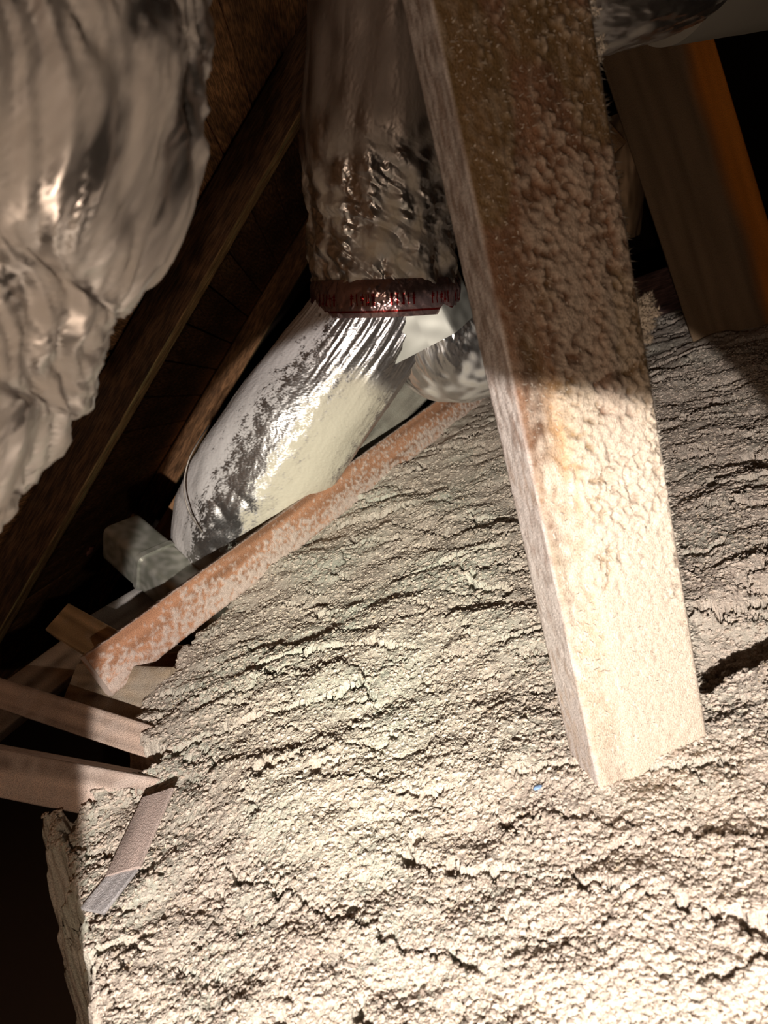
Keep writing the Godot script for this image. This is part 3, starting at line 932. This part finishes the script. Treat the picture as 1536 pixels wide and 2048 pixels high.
# ------------------------------------------------------------------ timber and metal at the eave
func build_eave_timber() -> void:
	var front := Vector3(0.1, 0.35, 1.0)
	var upward := Vector3(0, 1, 0.45)
	var pale := Color(0.66, 0.56, 0.47)
	board("block", "short pale timber block propped on the eave beside the end of the dusty board", "block", Vector3(-0.9054, 0.6112, -1.9239), Vector3(-0.7435, 0.5106, -1.7781), 0.088, 0.05, Vector3(0.2, 0.6, 0.8), timber(Color(0.66, 0.46, 0.26), 0.3, pale, 3.0))
	board("eave_plank", "grey-brown plank lying away to the left edge under the short block", "plank", Vector3(-1.06, 0.4950, -1.50), Vector3(-0.8695, 0.5272, -1.9091), 0.105, 0.035, Vector3(0.45, 0.7, 0.5), timber(Color(0.60, 0.50, 0.41), 0.5, pale, 4.0))
	board("timber_offcut", "weathered grey offcut lying between the metal duct and the short block", "offcut", Vector3(-0.8935, 0.5286, -2.0316), Vector3(-0.7365, 0.5452, -2.1861), 0.095, 0.035, front, timber(Color(0.50, 0.47, 0.45), 0.5, Color(0.5, 0.47, 0.45), 5.0))
	board("timber_offcut", "small brown offcut wedged under the dusty board beside the grey one", "offcut", Vector3(-0.7901, 0.4975, -2.0071), Vector3(-0.7226, 0.5124, -2.0588), 0.045, 0.03, front, timber(Color(0.40, 0.27, 0.19), 0.3, pale, 6.0))
	board("timber_strip", "reddish timber strip poking out of the insulation below the dusty board", "strip", Vector3(-0.7343, 0.4786, -1.7482), Vector3(-0.5535, 0.4144, -1.7784), 0.055, 0.03, front, timber(Color(0.47, 0.24, 0.14), 0.35, pale, 7.0))
	board("timber_strip", "pale narrow timber strip just above the reddish one", "strip", Vector3(-0.6942, 0.4690, -1.8487), Vector3(-0.5743, 0.4222, -1.8608), 0.028, 0.03, front, timber(Color(0.55, 0.44, 0.34), 0.6, pale, 8.0))
	board("eave_sheet", "broad dusty board under the lower end of the dusty diagonal board", "board", Vector3(-0.8228, 0.4900, -1.6283), Vector3(-0.5819, 0.4372, -1.5073), 0.15, 0.03, Vector3(0.05, 0.7, 0.75), timber(Color(0.42, 0.33, 0.24), 0.6, Color(0.52, 0.45, 0.37), 9.0))
	board("joist", "pinkish joist end running under the insulation, upper of the two at left", "joist", Vector3(-0.95, 0.56, -1.60), Vector3(-0.5502, 0.3954, -1.3523), 0.06, 0.05, Vector3(0.1, 0.6, 0.8), timber(Color(0.58, 0.44, 0.36), 0.5, Color(0.66, 0.53, 0.46), 10.0))
	board("joist", "wide pale joist entering the insulation at the left edge, lower of the two", "joist", Vector3(-0.98, 0.550, -1.352), Vector3(-0.4200, 0.290, -1.205), 0.080, 0.11, Vector3(0.0, 0.5, 0.85), timber(Color(0.60, 0.47, 0.40), 0.55, Color(0.66, 0.55, 0.49), 11.0))
	board("cripple_rafter", "short orange-brown board slanting behind the foil branch duct's elbow", "board", Vector3(-0.8866, 0.5862, -2.8841), Vector3(-0.30, 1.044, -2.965), 0.115, 0.04, Vector3(0.1, 0.1, 1), timber(Color(0.62, 0.32, 0.15), 0.15, pale, 12.0))
	board("soffit_board", "dark board behind the elbow next to the orange-brown one", "board", Vector3(-0.88, 0.52, -3.02), Vector3(-0.60, 0.748, -3.06), 0.15, 0.03, Vector3(0.1, 0.1, 1), timber(Color(0.16, 0.10, 0.09), 0.1, pale, 13.0))
	board("stick", "thin stick leaning below the foil elbow", "stick", Vector3(-0.6339, 0.6075, -2.3884), Vector3(-0.5639, 0.5327, -2.3017), 0.034, 0.025, front, timber(Color(0.42, 0.34, 0.27), 0.4, pale, 14.0))
	board("chip_block", "little pale block under the foil elbow", "block", Vector3(-0.6904, 0.5930, -2.3771), Vector3(-0.6531, 0.5564, -2.3711), 0.038, 0.03, front, timber(Color(0.60, 0.56, 0.52), 0.5, pale, 15.0))
	board("grey_block", "grey block tucked close against the foil elbow", "block", Vector3(-0.6426, 0.5864, -2.4780), Vector3(-0.5549, 0.5873, -2.4781), 0.065, 0.03, front, timber(Color(0.40, 0.37, 0.35), 0.5, pale, 16.0))
	board("wood_chip", "brown wood chip beside the little pale block", "chip", Vector3(-0.7243, 0.6231, -2.4319), Vector3(-0.6967, 0.5786, -2.4258), 0.03, 0.02, front, timber(Color(0.36, 0.22, 0.14), 0.2, pale, 17.0))
	board("ridge_beam", "dark horizontal beam far back in the gap between the posts", "beam", Vector3(0.90, 0.8676, -2.76), Vector3(1.75, 0.8610, -2.76), 0.16, 0.05, Vector3(0, 0.2, 1), timber(Color(0.20, 0.11, 0.10), 0.15, Color(0.3, 0.22, 0.2), 18.0), 0.012)
	board("far_block", "small brown block jutting from behind the dusty post's right edge", "block", Vector3(0.9799, 1.4603, -2.3222), Vector3(1.0397, 1.3200, -2.3062), 0.045, 0.04, front, timber(Color(0.42, 0.26, 0.14), 0.2, pale, 19.0))
	board("backing_board", "grey dusty board seen in the gap under the stub duct", "board", Vector3(-0.05, 0.72, -2.45), Vector3(0.33, 0.88, -2.62), 0.11, 0.03, front, timber(Color(0.34, 0.31, 0.26), 0.5, Color(0.42, 0.4, 0.34), 20.0))
	# ---- galvanised duct: two rectangular lengths that meet in a raised cleat
	var g := thing("metal_duct", "galvanised rectangular metal duct dropping behind the dusty board at the eave", "duct")
	var a := Vector3(-0.7436, 0.7025, -2.1938)
	var b := Vector3(-0.5124, 0.4183, -1.9609)
	g.position = (a + b) / 2
	var gm := StandardMaterial3D.new()
	gm.resource_name = "galvanised steel"
	gm.vertex_color_use_as_albedo = true
	gm.metallic = 0.55
	gm.roughness = 0.42
	var steel := func(x: float, y: float, z: float, n: Vector2) -> Array:
		var k := clampf(0.5 + 0.9 * n_b.get_noise_3d(x * 30.0, y * 30.0, z * 30.0), 0, 1)
		return [Color(0.36, 0.37, 0.31).lerp(Color(0.60, 0.60, 0.54), k), 0.0008 * n_b.get_noise_3d(x * 14.0, y * 14.0, z * 14.0)]
	var d := (b - a).normalized()
	var face := Vector3(-0.35, 0.55, 0.75)
	for q in [[-0.06, 0.10, 0.128, 0.128, "upper_length"], [0.10, 0.50, 0.122, 0.122, "lower_length"], [0.092, 0.108, 0.135, 0.135, "cleat"]]:
		var o := put(q[4], rounded_duct(float(q[1]) - float(q[0]), q[2], q[3], steel), gm, g)
		along(o, a + d * float(q[0]) - g.position, a + d * float(q[1]) - g.position, face)


func rounded_duct(length: float, w: float, t: float, shade: Callable) -> ArrayMesh:
	var nu := 96
	var nv := maxi(3, int(length / 0.006))
	var pts := PackedVector3Array()
	var cols := PackedColorArray()
	var uvs := PackedVector2Array()
	for j in nv:
		var x := length * (float(j) / (nv - 1) - 0.5)
		for i in nu:
			var an := -TAU * i / nu
			var c := Vector2(cos(an), sin(an))
			var k := 1.0 / pow(pow(absf(c.x), 7.0) + pow(absf(c.y), 7.0), 1.0 / 7.0)
			# turned so that one rounded arris faces out
			var q := Vector2(c.x * w / 2, c.y * t / 2) * k
			q = q.rotated(PI / 5)
			var r: Array = shade.call(x, q.x, q.y, c)
			pts.append(Vector3(x, q.x, q.y) + Vector3(0, c.x, c.y) * float(r[1]))
			cols.append(r[0]); uvs.append(Vector2.ZERO)
	return grid_mesh(nu, nv, pts, cols, uvs, true, true, true)


# ------------------------------------------------------------------ small things
func build_debris() -> void:
	# wire strap round the elbow
	var wire := put("wire_strap", tube_mesh([Vector3(-0.400, 0.965, -2.20), Vector3(-0.412, 0.935, -2.05), Vector3(-0.452, 0.892, -2.01), Vector3(-0.490, 0.832, -2.01), Vector3(-0.500, 0.765, -2.00), Vector3(-0.496, 0.694, -2.03)], 0.006, 10, func(_t): return 0.0022, Vector3(0, 0, 1), func(_a: float, _r: float, _t: float, _o: Vector3) -> Array: return [0.0, Color(0.42, 0.38, 0.34), 0.3]), foil_mat)
	tag(wire, "thin wire looped round the left side of the foil elbow", "wire")
	# two flat strips half sunk in the insulation
	var up := Vector3(-0.12, 0.95, 0.25)
	board("cardboard_strip", "brown flat strip half sunk in the insulation at lower left", "strip", Vector3(-0.5156, 0.4092, -1.1483), Vector3(-0.5464, 0.3783, -1.0027), 0.062, 0.006, up, timber(Color(0.66, 0.53, 0.48), 0.5, Color(0.72, 0.60, 0.55), 21.0))
	board("cardboard_strip", "greyish flat strip below the brown one, half sunk in the insulation", "strip", Vector3(-0.5439, 0.3769, -1.0134), Vector3(-0.5829, 0.3645, -0.9547), 0.052, 0.006, up, timber(Color(0.64, 0.61, 0.62), 0.5, Color(0.7, 0.67, 0.67), 22.0))
	var smear := put("foam_smear", blob(0.03, 6, 0.8, 18, 12), plain(Color(0.8, 0.56, 0.5), 0.9))
	smear.position = Vector3(-1.3861, 0.6237, -3.4987)
	smear.rotation_degrees = Vector3(0, 0, ROOF_PITCH)
	smear.scale = Vector3(0.75, 0.2, 1.1)
	tag(smear, "pinkish dried smear stuck to the dark roof boards above the metal duct", "smear")
	var chip := put("blue_chip", blob(0.006, 3, 0.35), plain(Color(0.55, 0.68, 0.85), 0.6))
	chip.position = Vector3(0.0676, surface_y(0.0676, -0.8994).x + 0.002, -0.8994)
	chip.scale = Vector3(1.0, 0.35, 0.7)
	tag(chip, "tiny light blue chip lying on the insulation below the post", "chip")


func blob(r: float, seed_no: int, rough: float, nu := 14, nv := 9) -> ArrayMesh:
	var pts := PackedVector3Array()
	var cols := PackedColorArray()
	var uvs := PackedVector2Array()
	for j in nv:
		var th := PI * (0.02 + 0.96 * j / (nv - 1))
		for i in nu:
			var ph := -TAU * i / nu
			var d := Vector3(sin(th) * cos(ph), cos(th), sin(th) * sin(ph))
			pts.append(d * r * (1.0 + rough * n_b.get_noise_3d(d.x * 1.6 + seed_no * 5.0, d.y * 1.6, d.z * 1.6)))
			cols.append(Color.WHITE); uvs.append(Vector2.ZERO)
	return grid_mesh(nu, nv, pts, cols, uvs, true, true, true)
